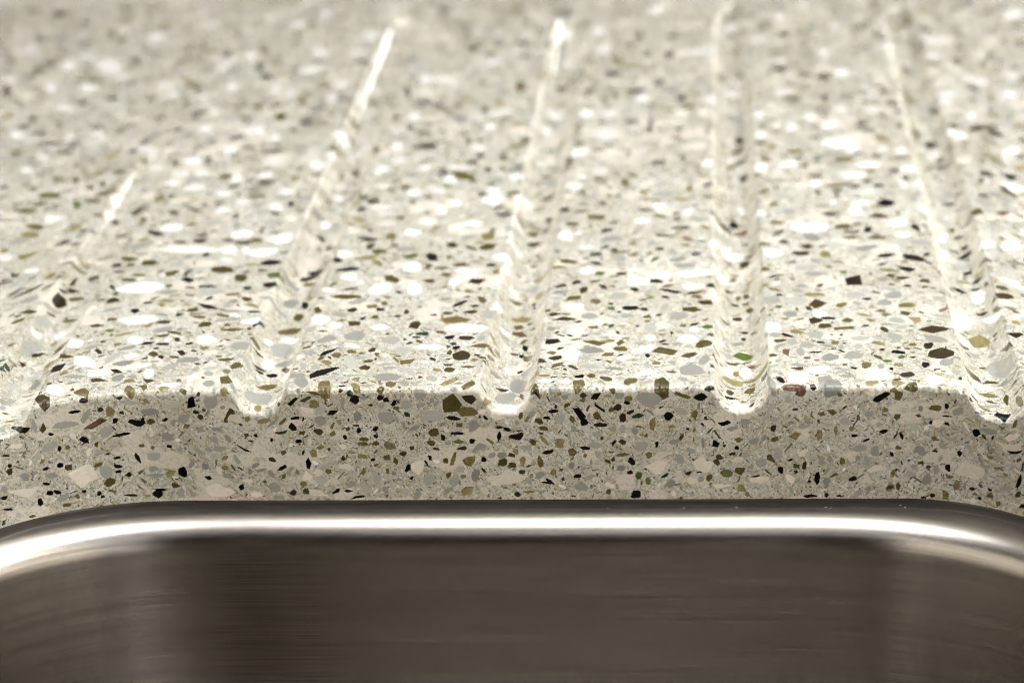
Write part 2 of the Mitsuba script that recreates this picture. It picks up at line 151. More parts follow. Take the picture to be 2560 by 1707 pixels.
    "-254 1021 69 47 67b,-200 1054 77 42 66b,-100 1003 87 37 117b,-267 568 57 50 106c,-286 249 69 38 98b,375 321 68 37 82l,-2109 646 52 27 66b,-1536 14 51 39 154l,-569 -101 54 18 171k,-132 -211 54 18 180k,231 -91 35 27 79o,"
    "735 2903 75 58 30b,-1795 -10 38 22 168k,-1421 -138 43 22 46c,-1467 -124 44 22 1l,-729 -282 43 22 61k,-92 -162 40 23 174c,483 -249 58 17 123o,778 -301 43 22 74p,1100 3095 100 38 73b,-1326 2434 78 50 172k,1081 2622 82 47 28o,"
    "-1586 -107 37 25 28o,-549 -126 47 19 6o,594 -277 39 23 82b,586 -139 46 19 180c,-1822 2742 112 37 104G,-2253 2759 135 23 109b,-1682 2086 89 40 45b,-946 2252 71 52 107b,-926 1845 66 50 109b,-348 1986 114 33 104k,517 3087 74 51 91b,"
    "1372 2484 141 24 77b,923 2271 80 45 63b,2 1369 64 52 42o,-108 630 65 42 47w,-175 186 80 30 126b,-38 -6 32 26 137o,96 1427 60 56 161b,298 1500 111 31 80w,437 352 98 25 125r,902 686 58 47 29l,1152 565 104 27 60b,"
    "1305 158 48 18 103r,-1615 450 67 40 173b,-179 -273 32 29 82c,34 -151 31 29 86c,-379 -192 38 31 85b,-555 -185 42 22 177g,-1025 -11 65 13 170o,-945 -200 33 28 6p,-322 -320 36 29 133c,-9 -235 51 18 3o,719 -262 35 25 99o,"
    "912 190 51 45 14l,-2064 3768 148 28 102b,-1291 2135 98 17 83w,-1385 3354 132 30 98o,29 2149 66 50 41o,-2053 -267 35 25 147k,-417 -107 56 19 83k,-372 645 59 44 86o,-362 1345 111 29 113c,-110 107 52 42 98o,372 1277 74 40 66o,"
    "-1913 1150 127 23 114k,-1631 352 68 36 109o,-1601 91 58 39 120o,-1519 -339 37 24 163o,-765 -45 31 28 93k,-874 -193 44 20 177o,-1152 -259 42 24 2k,-1084 -335 37 24 2l,-282 -113 38 23 149o,-701 -137 45 19 24c,80 -237 31 27 92o,"
    "1268 -19 42 21 88o,-1259 -29 41 26 59l,-564 746 62 42 9b,-37 1150 65 45 176b,-69 436 62 39 19l,521 431 63 38 21o,1225 326 59 35 23o,-1867 1211 82 36 140b,-789 -34 33 25 3k,-870 -176 47 18 175o,-308 -63 57 16 121c,"
    "-268 -140 47 18 176o,-106 1463 86 36 64b,491 1187 56 51 122o,886 -11 31 24 179l,1105 771 96 26 62r,1239 1841 58 43 57b,-1343 764 70 37 175G,-2310 3110 81 14 103b,-1186 3777 142 31 109b,-1167 3987 199 21 106k,-1414 2539 95 36 108b,"
    "-1384 2037 79 39 101k,156 3048 87 38 91b,-506 3548 94 40 95o,-139 2281 70 46 95o,177 2630 85 40 91b,789 2075 67 45 87b,728 2557 72 46 88G,-1416 -90 31 26 91o,-952 -114 31 25 82l,-1295 -340 38 25 75k,-607 -171 31 26 100k,"
    "-241 -297 32 25 86l,278 -318 32 25 72o,252 -324 29 27 25c,524 1107 86 31 31k,378 -127 33 30 71o,-539 4825 145 32 93G,-1510 -111 36 22 59c,-1768 -246 41 18 17o,-1673 -291 32 24 173k,-1953 -341 38 19 95k,-810 -26 33 23 19k,"
    "-1018 -202 33 24 3l,-1119 -368 33 25 24b,-236 -78 43 17 5k,-443 -202 47 20 58c,211 -303 33 24 6b,515 -290 35 22 99k,1065 -277 34 21 100k,-2141 2220 105 27 118o,-775 2265 68 45 130g,-675 2330 68 46 129b,263 2295 58 52 105p,"
    "-177 3174 63 51 106b,-223 2149 58 51 120b,-388 2587 59 53 127b,977 2624 63 51 62b,717 2115 56 51 87o,-795 752 85 28 96b,921 1233 64 41 30b,-1726 208 89 24 131b,-1607 27 77 26 103o,76 2034 60 46 173o,-1671 -368 68 11 175k,"
    "428 929 77 30 110o,516 55 66 28 107k,-1076 -363 32 24 90o,-601 -254 29 26 6o,16 -34 29 25 2l,354 89 65 28 33k,-1409 1022 56 45 121G,-946 353 49 42 125o,-344 100 100 18 101r,-66 775 67 34 93g,-22 423 64 32 87o,"
    "-253 328 47 43 115l,81 1315 92 29 70g,66 685 50 45 101g,277 576 48 44 86g,105 223 46 43 106l,682 997 82 29 64b,853 179 60 32 86c,1293 929 93 17 99o,-1626 1425 67 42 79k,-1780 836 77 31 107k,-1845 769 61 38 121o,"
    "-1521 441 51 42 78k,314 -227 37 22 46o,858 -79 30 23 18l,-1281 -176 74 12 179k,878 -355 36 20 17b,-1873 -373 37 18 171o,-1183 -211 37 25 141b,-225 -261 40 18 0c,-305 -174 52 15 122o,-1829 -45 46 14 4k,304 -254 36 21 62o,"
    "441 -340 56 15 147c,-936 3174 77 39 98b,-76 2105 67 39 94b,-136 2013 66 38 94k,1105 3321 81 36 79b,1403 2803 107 26 73g,-645 735 52 41 167b,-416 180 49 33 28b,239 890 51 43 175o,419 1090 80 27 97o,-892 781 50 44 130b,"
    "-152 102 45 39 46k,-1884 -225 27 23 149k,-1923 -317 28 22 143k,-1839 -349 27 24 14o,-830 -190 29 24 171o,-1146 -199 42 19 123o,-772 -135 29 23 4p,-1345 -276 29 24 166l,-723 -87 29 24 163G,-196 -28 29 23 14c,-42 -74 29 23 26o,"
    "-256 -102 43 16 176k,-364 -177 35 25 123l,-591 -305 31 22 51o,604 -119 29 23 178c,154 -136 43 16 9l,650 -93 29 23 178o,887 -305 31 21 92o,1185 -215 44 18 28c,-135 1067 60 38 21b,553 481 70 27 133k,-1920 1335 79 31 137b,"
    "-1747 913 58 39 163b,-563 2496 84 34 95g,-943 5022 116 36 96g,-135 2811 63 48 99o,-7 -189 31 21 168b,-507 -184 27 24 52k,1089 1369 71 32 65b,714 408 47 38 85o,-1828 437 82 22 113b,-363 -372 32 26 67b,973 -75 29 21 89c,"
    "-1611 -104 35 18 85k,-1539 -101 34 19 27k,-1682 -14 32 19 174G,-1142 -77 40 18 142o,-741 -228 33 20 1b,-975 -364 39 17 32k,-344 -24 44 18 96o,187 -175 38 16 62b,145 -167 32 19 180c,904 -352 35 18 91o,1100 -222 33 18 105k,"
    "-1703 -259 39 16 164k,-866 -26 29 21 170c,-1077 -151 29 22 3o,-878 259 47 36 43o,-588 966 48 42 152l,-600 218 44 37 163o,-177 458 54 33 51o,-136 -23 26 23 2o,153 138 51 31 135o,389 1078 70 28 86o,496 289 44 38 21o,"
    "887 726 45 41 11o,-1834 652 60 31 132g,-1576 490 67 27 103b,-533 198 60 27 178o,-1535 715 53 36 164o,-653 -243 26 24 76k,-935 -364 44 14 6k,-293 -11 61 7 126k,-133 -22 26 23 33b,-373 -321 30 26 90l,-253 -331 45 14 142k,"
    "-57 -367 27 22 68o,461 -148 36 19 112c,1056 -60 27 21 85k,972 389 48 34 75l,-808 -57 27 21 3c,-1343 -241 29 21 37l,-1900 -320 32 16 146k,-188 -56 33 17 33o,-390 -74 34 22 154k,1200 -342 31 22 19o,-596 2288 58 39 100b,"
    "-1572 -354 58 10 178k,-136 -39 29 19 12o,-117 -97 31 18 88c,-323 -60 32 21 106l,-57 -260 29 19 150b,979 -268 28 20 174o,1294 -210 35 16 96G,-883 849 52 34 102g,-624 304 47 33 101c,-361 575 73 24 99k,-71 1424 57 36 94b,"
    "228 597 63 26 45k,-1097 -97 41 14 10k,-1927 -228 30 16 9k,-587 384 51 30 62k,-514 265 40 36 134l,418 1682 72 23 117b,1285 1228 81 17 96k,1207 446 54 26 54o,-1432 -75 27 20 165G,-1089 -182 28 20 8k,-344 -272 29 23 146o,"
    "-262 -335 55 10 171k,-1890 2255 79 25 106G,-1700 -94 23 21 92k,-1631 -287 29 17 26o,-886 -143 24 22 72k,-710 -208 24 22 75b,-473 -242 33 17 61k,-324 -364 44 14 174l,247 -62 35 14 90l,602 -169 23 21 94p,912 -172 31 16 113k,"
    "-997 -292 24 22 13o,1018 -380 23 21 26b,996 996 45 36 33b,-39 -250 27 18 88b,-542 -311 26 20 3l,710 -24 25 19 166o,-605 334 62 22 96o,879 227 42 30 1g,-1931 -282 31 14 155k,-760 -65 31 16 0o,-1405 -313 27 18 164k,"
    "903 -214 27 17 179o,1143 -332 29 18 38b,1054 993 46 33 45o,-1612 751 51 30 110G,-2044 -324 37 13 150k,-1585 -200 22 21 42o,-944 -245 24 20 80b,-1262 -270 29 21 68c,-1766 -171 25 17 89o,16 -299 24 20 1k,253 -297 47 10 19k,"
    "-2270 2600 123 14 103k,-370 1577 64 28 88r,-58 590 49 28 67G,438 678 59 20 115b,-1702 1082 49 33 111o,-1959 -228 37 12 130c,-56 -389 29 16 12c,356 -193 32 18 33b,332 -380 29 19 3c,-1703 -228 32 14 5k,-416 -67 36 16 27b,"
    "10 -50 25 17 162k,405 -375 26 22 30o,1071 -309 32 14 8o,-922 -138 22 20 72o,129 886 49 28 134k,121 433 50 24 50k,527 775 39 34 179g,-1882 -167 23 16 93k,-1772 -349 23 18 79k,-1546 -121 36 12 170c,-797 -291 24 18 84o,"
    "-776 -298 24 18 84c,-132 -236 23 18 70o,-208 -322 24 18 87b,1296 -359 23 18 61k,942 1006 44 31 80b,-1621 -190 23 18 166o,-214 -289 24 18 1o,-370 501 50 24 104k,1034 161 60 17 39b,-599 422 36 32 124G,-228 371 40 28 59b,"
    "611 262 33 32 78o,823 571 41 28 54k,-1904 -109 27 13 164k,-1979 -384 26 16 165o,-895 -125 26 16 1b,896 -294 25 16 17G,432 -296 39 12 0b,-2078 227 41 17 132o,-629 -211 33 12 169b,565 -300 22 18 179b,610 -333 24 16 91k,"
    "-380 1455 47 30 103k,-34 525 49 23 110b,192 591 41 28 92o,402 656 41 27 105k,106 -198 29 13 89k,-1733 -345 23 16 11g,-842 -52 24 16 2G,-1265 -104 30 16 44o,67 639 34 32 150o,73 297 48 21 97k,407 718 43 25 130b,"
    "-75 -175 20 18 84o,473 -293 45 8 125o,47 -135 36 10 3l,283 -149 38 7 48b,-1856 -167 18 18 17o,-1761 -363 22 16 90k,371 -163 23 19 73k,881 -237 21 16 92k,-1703 -277 25 14 3k,-1531 -197 26 14 0k,-934 -167 23 15 107k,"
    "-832 -165 22 16 145k,-462 -65 33 12 55k,-160 -33 22 15 1c,193 -289 29 12 180c,798 -186 29 12 27k,757 -170 29 12 180k,1048 -266 28 11 16c,-2030 -130 24 14 105k,-1235 -97 23 18 73k,-314 -302 24 16 105l,233 -255 33 10 160k,"
    "1007 -122 19 16 86k,1023 -222 24 12 174k,269 -105 21 14 88b,-67 822 34 28 99k,-200 168 30 27 105k,-1817 -335 20 14 172k,-1152 7 32 11 111G,-279 -156 26 11 165b,-423 -390 23 17 142k,1058 -121 21 14 163k,-245 -374 20 15 73l,"
    "-1733 -210 24 11 2k,184 -393 25 11 180b,123 -66 24 11 22G,564 -76 23 12 3G,987 -392 23 12 4k,-399 1521 55 18 92o,130 405 33 23 177b,-845 -250 20 14 2k,-1500 89 34 21 107o,153 514 56 14 91k,-1793 -327 21 12 168c,"
    "-1071 -101 24 11 77k,-1181 -120 23 14 105k,-353 -84 35 9 157b,258 -128 22 11 136k,1203 -79 30 10 81k,915 -269 18 14 92k,964 265 30 22 17k,548 -256 25 10 16k,1168 -363 20 15 49k,938 -260 21 11 172k,330 -168 22 12 66k,"
    "-482 -96 32 7 58k,710 -386 22 10 180k,209 -144 16 12 180k,-1253 -125 23 9 15k")


def patch_mesh(V, flip=False):
    """Triangles over a grid of points (rows, columns, 3)."""
    r, c = V.shape[:2]
    i, j = np.meshgrid(np.arange(r - 1), np.arange(c - 1), indexing='ij')
    a = i * c + j
    q = np.stack([a, a + 1, a + c + 1, a + c], -1).reshape(-1, 4)
    if flip:
        q = q[:, ::-1]
    return V.reshape(-1, 3), np.vstack([q[:, [0, 1, 2]], q[:, [0, 2, 3]]])


def add(key, mesh, bsdf, smooth=False, uv=None, color=None):
    scene[key] = mikit.ply(mesh, bsdf, smooth=smooth, uv=uv, color=color)


def rgb(*v):
    return {'type': 'rgb', 'value': list(v)}


# ------------------------------------------------------------------ materials
def shards(p, size, seed):
    """Fine angular splinters of every kind, embedded in resin: (how far outside the nearest one, its random number)."""
    q = [p.x / size, p.y / size, p.z / size]
    i = [dr.floor(v - 0.5) for v in q]
    best, which = mi.Float(9), mi.Float(0)
    for a in (0, 1):
        for b in (0, 1):
            for c in (0, 1):
                cx, cy, cz = i[0] + a, i[1] + b, i[2] + c + seed * 577
                d = [v - (k + 0.5 + 0.7 * (cell_rand(cx, cy, cz + 101 * (n + 1)) - 0.5)) for n, (v, k) in enumerate(zip(q, (cx, cy, i[2] + c)))]
                m = mi.Float(0)
                for n in range(3):
                    r = [cell_rand(cx, cy, cz + 1009 * (3 * n + e + 1)) - 0.5 for e in range(3)]
                    m = dr.maximum(m, dr.abs(d[0] * r[0] + d[1] * r[1] + d[2] * r[2]) / dr.maximum(dr.sqrt(r[0] * r[0] + r[1] * r[1] + r[2] * r[2]), 0.05) * (2.2 + 1.5 * n))
                near = m < best
                which = dr.select(near, cell_rand(cx, cy, cz + 31), which)
                best = dr.minimum(best, m)
    return best, which


def stone_colour(p, n, uv):
    big = fbm(p.x * 130, p.y * 130, p.z * 130, 3)
    col = mix((0.535, 0.515, 0.45), (0.605, 0.595, 0.545), smoothstep(0.35, 0.65, big))
    pale = smoothstep(0.60, 0.68, fbm(p.x * 170 + 40, p.y * 170, p.z * 240 + 9, 3))
    col = mix(col, (0.74, 0.685, 0.60), pale * 0.8)
    for size, seed, cut in ((0.00046, 1, 0.85), (0.00080, 2, 0.78)):
        m, k = shards(p, size, seed)
        c = dr.select(k < 0.20, mi.Color3f(0.34, 0.285, 0.145), dr.select(k < 0.295, mi.Color3f(0.13, 0.10, 0.05), dr.select(k < 0.335, mi.Color3f(0.02, 0.02, 0.02),
            dr.select(k < 0.58, mi.Color3f(0.41, 0.405, 0.36), dr.select(k < 0.78, mi.Color3f(0.45, 0.40, 0.265), mi.Color3f(0.76, 0.73, 0.66))))))
        col = mix(col, c, (1 - smoothstep(cut - 0.12, cut + 0.12, m)) * (0.9 - 0.65 * pale))
    return col


POLISH = dict(roughness=0.16, specular=0.5)
scene['stone'] = {'type': 'principled', 'base_color': proc(stone_colour), **POLISH}
CHIP = {'k': [(0.004, 0.004, 0.004), (0.009, 0.007, 0.005)], 'b': [(0.040, 0.029, 0.014), (0.024, 0.017, 0.009), (0.058, 0.040, 0.017)], 'o': [(0.105, 0.088, 0.030), (0.078, 0.064, 0.020), (0.135, 0.108, 0.044)],
        'l': [(0.24, 0.205, 0.095), (0.20, 0.165, 0.065)], 'g': [(0.085, 0.125, 0.028), (0.12, 0.145, 0.05)], 'G': [(0.022, 0.040, 0.018)], 'c': [(0.365, 0.365, 0.325), (0.43, 0.43, 0.385), (0.305, 0.30, 0.27)],
        'w': [(0.90, 0.89, 0.865), (0.85, 0.835, 0.80)], 'p': [(0.80, 0.73, 0.64), (0.74, 0.69, 0.60)], 'r': [(0.15, 0.085, 0.055), (0.24, 0.155, 0.115)]}
scene['chip'] = {'type': 'principled', 'base_color': {'type': 'mesh_attribute', 'name': 'vertex_color'}, **POLISH}


def streaks(p, n, uv):
    a = noise(uv.x * 40, uv.y * 5200) * 0.45 + noise(uv.x * 110, uv.y * 9000, 3.0) * 0.40 + noise(uv.x * 14, uv.y * 1500, 7.0) * 0.10 + noise(uv.x * 90, uv.y * 90, 5.0) * 0.05
    return mix((0.28, 0.259, 0.238), (0.66, 0.611, 0.562), a)


scene['brushed_steel'] = {'type': 'twosided', 'bsdf': {'type': 'roughconductor', 'material': 'none', 'distribution': 'beckmann', 'alpha_u': 0.06, 'alpha_v': 0.25, 'specular_reflectance': proc(streaks)}}
scene['satin_steel'] = {'type': 'twosided', 'bsdf': {'type': 'roughconductor', 'material': 'none', 'distribution': 'ggx', 'alpha_u': 0.10, 'alpha_v': 0.135, 'specular_reflectance': rgb(0.47, 0.435, 0.40)}}
scene['base_steel'] = {'type': 'twosided', 'bsdf': {'type': 'roughconductor', 'material': 'none', 'distribution': 'beckmann', 'alpha_u': 0.10, 'alpha_v': 0.10, 'specular_reflectance': rgb(0.47, 0.435, 0.40)}}
scene['silicone'] = {'type': 'twosided', 'bsdf': {'type': 'principled', 'base_color': proc(lambda p, n, uv: mix((0.036, 0.034, 0.031), (0.066, 0.062, 0.055), fbm(p.x * 260, p.y * 260, p.z * 1500, 3))), 'roughness': 0.30, 'specular': 0.5}}

# ------------------------------------------------------------------ the worktop slab
XL, XR, YFAR = -250.0, 250.0, 400.0
xs = np.unique(np.concatenate([np.linspace(XL, -138, 40), np.arange(-138, 100, 0.28), np.linspace(100, XR, 50)]))
ss = np.concatenate([np.linspace(-20 + EASE - QE, -1.6, 30), np.arange(-1.5, 1.5, 0.12), np.arange(1.5, 10, 0.4), np.arange(10, 60, 0.8), np.arange(60, 290, 1.6), np.linspace(290, YFAR + 40, 20)])
V = surface(xs[None, :], ss[:, None])
V[-1, :, 1] = YFAR
under = V[:1].copy(); under[..., 1] = YFAR
V = np.concatenate([under, V, under], 0)
slab_v, slab_f = patch_mesh(V * MM)
add('worktop__slab', (slab_v, slab_f), 'stone', smooth=40)
arc = lambda cx, cy, r, a0, a1: [(cx + r * math.cos(math.radians(a)), cy + r * math.sin(math.radians(a))) for a in np.linspace(a0, a1, 15)]
FRONT_Y = -312.0
cut = Polygon(arc(RIGHT_T, -RIGHT_R, RIGHT_R, 0, 90) + arc(LEFT_T, -LEFT_R, LEFT_R, 90, 180) + arc(LEFT_T, FRONT_Y + LEFT_R, LEFT_R, 180, 270) + arc(RIGHT_T, FRONT_Y + RIGHT_R, RIGHT_R, 270, 360))
edge = [(x, float(edge_y(np.array(x)))) for x in xs]
rest = box(-700, -400, 700, 420).difference(cut).difference(Polygon(edge + [(XR, YFAR), (XL, YFAR)]).buffer(0))
pieces = [g for g in getattr(rest, 'geoms', [rest]) if g.area > 5]
m = trimesh.util.concatenate([trimesh.creation.extrude_polygon(g, THICK, engine='earcut') for g in pieces])
m.apply_translation([0, 0, -THICK]); m.apply_scale(MM)
add('worktop__slab_surround', m, 'stone')
labels['worktop'] = {'label': 'polished recycled glass and shell worktop with drainer grooves running down to the sink', 'category': 'worktop'}

# ------------------------------------------------------------------ the chips set in it
rng = np.random.default_rng(7)
TRACED = []
for c in CHIPS.split(','):
    x, s, a, b, e = c.split(' ')
    TRACED.append((int(x) / 20, int(s) / 20, int(a) / 50, int(b) / 50, math.radians(int(e[:-1])), e[-1]))
GX0, GS0, CELL = -205.0, -21.0, 0.25
taken = np.zeros((1520, 1340), bool)


def covered(x, s, a, b, ang, k):
    out = []
    for f, n in ((0.0, 1), (0.55, 6), (1.0, 12)):
        th = np.arange(n) * 2 * np.pi / n
        u, v = f * k * a * np.cos(th), f * k * b * np.sin(th)
        out.append(np.stack([x + u * math.cos(ang) - v * math.sin(ang), s + u * math.sin(ang) + v * math.cos(ang)], 1))
    q = np.vstack(out)
    return np.clip(((q[:, 0] - GX0) / CELL).astype(int), 0, 1519), np.clip(((q[:, 1] - GS0) / CELL).astype(int), 0, 1339)


def occupy(x, s, a, b, ang):
    r = a + 0.3
    i = np.arange(int((x - r - GX0) / CELL), int((x + r - GX0) / CELL) + 1)
    j = np.arange(int((s - r - GS0) / CELL), int((s + r - GS0) / CELL) + 1)
    I, J = np.meshgrid(i, j, indexing='ij')
    X, S = GX0 + (I + 0.5) * CELL - x, GS0 + (J + 0.5) * CELL - s
    U, W = X * math.cos(ang) + S * math.sin(ang), -X * math.sin(ang) + S * math.cos(ang)
    on = (U / (a + 0.15)) ** 2 + (W / (b + 0.15)) ** 2 < 1
    ok = on & (I >= 0) & (I < 1520) & (J >= 0) & (J < 1340)
    taken[I[ok], J[ok]] = True


chips = []
for c in TRACED:
    occupy(*c[:5]); chips.append(c)
KINDS, SHARE = 'kbolgGcwpr', np.array([0.09, 0.12, 0.18, 0.12, 0.025, 0.02, 0.40, 0.085, 0.06, 0.008])
for lo, hi, tries in ((1.3, 2.7, 14000), (0.75, 1.3, 26000), (0.4, 0.75, 30000)):
    X, S = rng.uniform(-200, 165, tries), rng.uniform(-19.3, 305, tries)
    near = rng.uniform(size=tries) < 0.25
    S[near] = rng.uniform(-19.3, 25, near.sum())
    A = rng.uniform(lo, hi, tries); B = A * rng.uniform(0.28, 0.85, tries); ANG = rng.uniform(0, np.pi, tries)
    dens = meshkit.fbm(np.column_stack([X * 0.055, S * 0.055, np.full(tries, lo * 9)]), 3, 11)
    keep = rng.uniform(size=tries) < np.clip((dens - 0.30) * 4.0, 0.25, 1) * np.where(S < 1.5, 0.6, 1.0)
    X, S, A, B, ANG = X[keep], S[keep], A[keep], B[keep], ANG[keep]
    K = rng.choice(10, len(X), p=SHARE / SHARE.sum())
    for x, s, a, b, ang, k in zip(X, S, A, B, ANG, K):
        t = KINDS[k]
        if lo > 1.2 and (t in 'rgG' or t in 'kb' and s < 60) or lo > 0.7 and s < 12 and t in 'kbowgG' and -112 < x < 72 or lo > 1.2 and s < 2 or s - b < -19.6:
            continue
        I, J = covered(x, s, a, b, ang, 1.0)
        if taken[I, J].any():
            continue
        occupy(x, s, a, b, ang)
        chips.append((x, s, a, b, ang, t))


def near_curve(x, s, a):
    return s < 2.5 and s > -2.5 or (s > -7 and any(abs(x - g[0]) < 6.5 + a for g in GROOVES))


def chip_mesh(x, s, a, b, ang, t):
    n = int(rng.integers(9, 14)) if t == 'p' else int(rng.integers(6, 10)) if t in 'wc' else int(rng.integers(4, 8))
    th = (np.arange(n) + rng.uniform(-0.32, 0.32, n)) * 2 * np.pi / n + rng.uniform(0, 6)
    rad = rng.uniform(0.6, 1.25, n) if t == 'p' else rng.uniform(0.82, 1.16, n) if t in 'wc' else rng.uniform(0.85, 1.28, n)
    P = np.stack([a * rad * np.cos(th), b * rad * np.sin(th)], 1)
    curve = near_curve(x, s, a)
    sub = max(2, min(7, int(np.ceil(a * 2.2 / 0.7)))) if curve else (2 if t in 'wpc' else 1)
    if sub > 1:
        Q = []
        for k in range(n):
            p0, p1, pm, pn = P[k], P[(k + 1) % n], P[k - 1], P[(k + 2) % n]
            for q in range(sub):
                w = q / sub
                Q.append(p0 * (1 - w) + p1 * w + (0.3 if t in 'wpc' else 0.1) * w * (1 - w) * ((p0 - pm) * (1 - w) - (pn - p1) * w))
        P = np.array(Q)
    P = P @ np.array([[math.cos(ang), math.sin(ang)], [-math.sin(ang), math.cos(ang)]])
    m = len(P)
    fr = [1.0] + ([0.83, 0.66, 0.5, 0.33, 0.16] if curve or a > 1.6 or (s < 15 and a > 0.8) else [])
    ring = np.vstack([P * f for f in fr] + [np.zeros((1, 2))])
    f = []
    k = np.arange(m); k1 = (k + 1) % m
    for r in range(len(fr) - 1):
        o, p = r * m, (r + 1) * m
        f += [np.stack([o + k, o + k1, p + k1], 1), np.stack([o + k, p + k1, p + k], 1)]
    o, c = (len(fr) - 1) * m, len(fr) * m
    f.append(np.stack([o + k, o + k1, np.full(m, c)], 1))
    f.append(np.stack([k1, k, np.full(m, c + 1)], 1))
    return np.column_stack([x + ring[:, 0], np.maximum(s + ring[:, 1], -19.9 + EASE - QE)]), np.vstack(f), (rng.uniform(0.06, 0.09) if curve and s < 3 else rng.uniform(0.010, 0.018) if curve else rng.uniform(0.003, 0.010)), min(0.9, b)


def on_skin(flat):
    """Lays the flat outlines onto the slab's skin, all at once: (vertices, faces, normals) of each chip."""
    q = np.vstack([c[0] for c in flat]); e = 0.02
    top = surface(q[:, 0], q[:, 1])
    nn = np.cross(surface(q[:, 0] + e, q[:, 1]) - surface(q[:, 0] - e, q[:, 1]), surface(q[:, 0], q[:, 1] + e) - surface(q[:, 0], q[:, 1] - e))
    nn /= np.linalg.norm(nn, axis=1, keepdims=True) + 1e-12
    at, out = 0, []
    for c in flat:
        t, n = top[at:at + len(c[0])], nn[at:at + len(c[0])]
        at += len(c[0])
        out.append((np.vstack([t + n * c[2], (t[-1] - n[-1] * c[3])[None]]) * MM, c[1], np.vstack([n, -n[-1:]])))
    return out


def add_chip(key, v, f, n, col):
    path = meshkit.write_ply((v, f), False, normals=n, color=col)
    scene[key] = {'type': 'ply', 'filename': path, 'face_normals': False, 'bsdf': {'type': 'ref', 'id': 'chip'}}


FAMILY = {**{t: 'glass_chip' for t in 'kbolgG'}, 'c': 'clear_glass_chip', 'w': 'shell_chip', 'p': 'shell_chip', 'r': 'rust_chip'}
CRUMBS = {'glass_chip': 'glass_crumbs', 'clear_glass_chip': 'clear_glass_crumbs', 'shell_chip': 'shell_crumbs', 'rust_chip': 'rust_crumbs'}


C = np.array([c[:5] for c in chips])
_p = surface(C[:, 0], C[:, 1]) - CAM
_d = _p @ _f
SEEN = np.where((np.abs(_p @ _r) / _d < 0.185) & (np.abs(_p @ _u) / _d < 0.125), C[:, 2] * C[:, 3] * np.where(C[:, 1] < 0, 1.0, 0.36) / _d**2, 0.0)
skins = on_skin([chip_mesh(*c) for c in chips])
order = {}
for i in np.argsort(-SEEN, kind='stable'):
    order.setdefault(FAMILY[chips[i][5]], []).append((chips[i], skins[i]))
for family, found in order.items():
    crumbs = []
    for k, (c, (v, f, n)) in enumerate(found):
        tone = int(rng.integers(len(CHIP[c[5]])))
        grain = np.exp(rng.normal(0, 0.045 if c[5] in 'wpc' else 0.27, (len(v), 1))) * rng.uniform(0.82, 1.15)
        col = np.clip(np.array(CHIP[c[5]][tone]) * grain * np.exp(rng.normal(0, 0.03, (len(v), 3))), 0, 0.92)
        if k < 300:
            add_chip(f'worktop__{family}' + (f'_{k:03d}' if k else ''), v, f, n, col)
        else:
            crumbs.append((v, f, n, col))
    if crumbs:
        at = np.cumsum([0] + [len(c[0]) for c in crumbs])
        path = meshkit.write_ply((np.vstack([c[0] for c in crumbs]), np.vstack([c[1] + o for c, o in zip(crumbs, at)])), False, color=np.vstack([c[3] for c in crumbs]), normals=np.vstack([c[2] for c in crumbs]))
        key = 'worktop__' + CRUMBS[family]
        scene[key] = {'type': 'ply', 'filename': path, 'face_normals': False, 'bsdf': {'type': 'ref', 'id': 'chip'}}
        labels[key] = {'kind': 'stuff'}

# ------------------------------------------------------------------ the sink under it
BX0, BX1, BY0, BY1 = -118.0, 80.0, -310.0, -6.0       # the bowl's walls, measured at the bend of the rim
WALL = 50.0


def outline():
    """The wall's closed curve and its outward normals: straight runs joined by corners whose curvature swells and fades."""
    n, ramp, k0 = 120, 26.0, 1 / 45.0
    length = math.pi / 2 / k0 + ramp
    s = np.linspace(0, length, n)
    kap = k0 * np.clip(np.minimum(s, length - s) / ramp, 0, 1)
    th = np.concatenate([[0], np.cumsum((kap[1:] + kap[:-1]) / 2 * np.diff(s))])
    th *= math.pi / 2 / th[-1]
    d = np.column_stack([np.cos((th[1:] + th[:-1]) / 2), np.sin((th[1:] + th[:-1]) / 2)]) * np.diff(s)[:, None]
    c = np.vstack([[0, 0], np.cumsum(d, axis=0)])             # starts along +x, ends along +y
    e = c[-1, 0]
    P, D = [], []
    for (x0, y0), a in (((BX1 - e, BY0), 0), ((BX1, BY1 - e), 90), ((BX0 + e, BY1), 180), ((BX0, BY0 + e), 270)):
        ca, sa = math.cos(math.radians(a)), math.sin(math.radians(a))
        R = np.array([[ca, sa], [-sa, ca]])
        P.append(np.array([x0, y0]) + c @ R)
        D.append(np.column_stack([np.sin(th), -np.cos(th)]) @ R)
    Q, N = [], []
    for k in range(4):
        p, q = P[k], P[(k + 1) % 4]
        w = np.linspace(0, 1, 42)[1:-1, None]
        Q += [p, p[-1] * (1 - w) + q[0] * w]
        N += [D[k], np.repeat(D[k][-1:], 40, 0)]
    Q, N = np.vstack(Q), np.vstack(N)
    return np.vstack([Q, Q[:1]]), np.vstack([N, N[:1]])


OP, OD = outline()
ALEN = np.concatenate([[0], np.cumsum(np.linalg.norm(np.diff(OP, axis=0), axis=1))])
OP = OP - OD * WALL


def loft(profile):
    """profile: (distance outside the wall plus 50, height) pairs; returns vertices, faces and uv (metres along, metres down)."""
    rows = np.array([np.column_stack([OP + OD * r, np.full(len(OP), z)]) for r, z in profile])
    pr = np.array(profile)
    down = np.concatenate([[0], np.cumsum(np.linalg.norm(np.diff(pr, axis=0), axis=1))])
    uv = np.stack(np.meshgrid(ALEN, down), -1).reshape(-1, 2) * MM
    v, f = patch_mesh(rows * MM)
    return v, f, uv


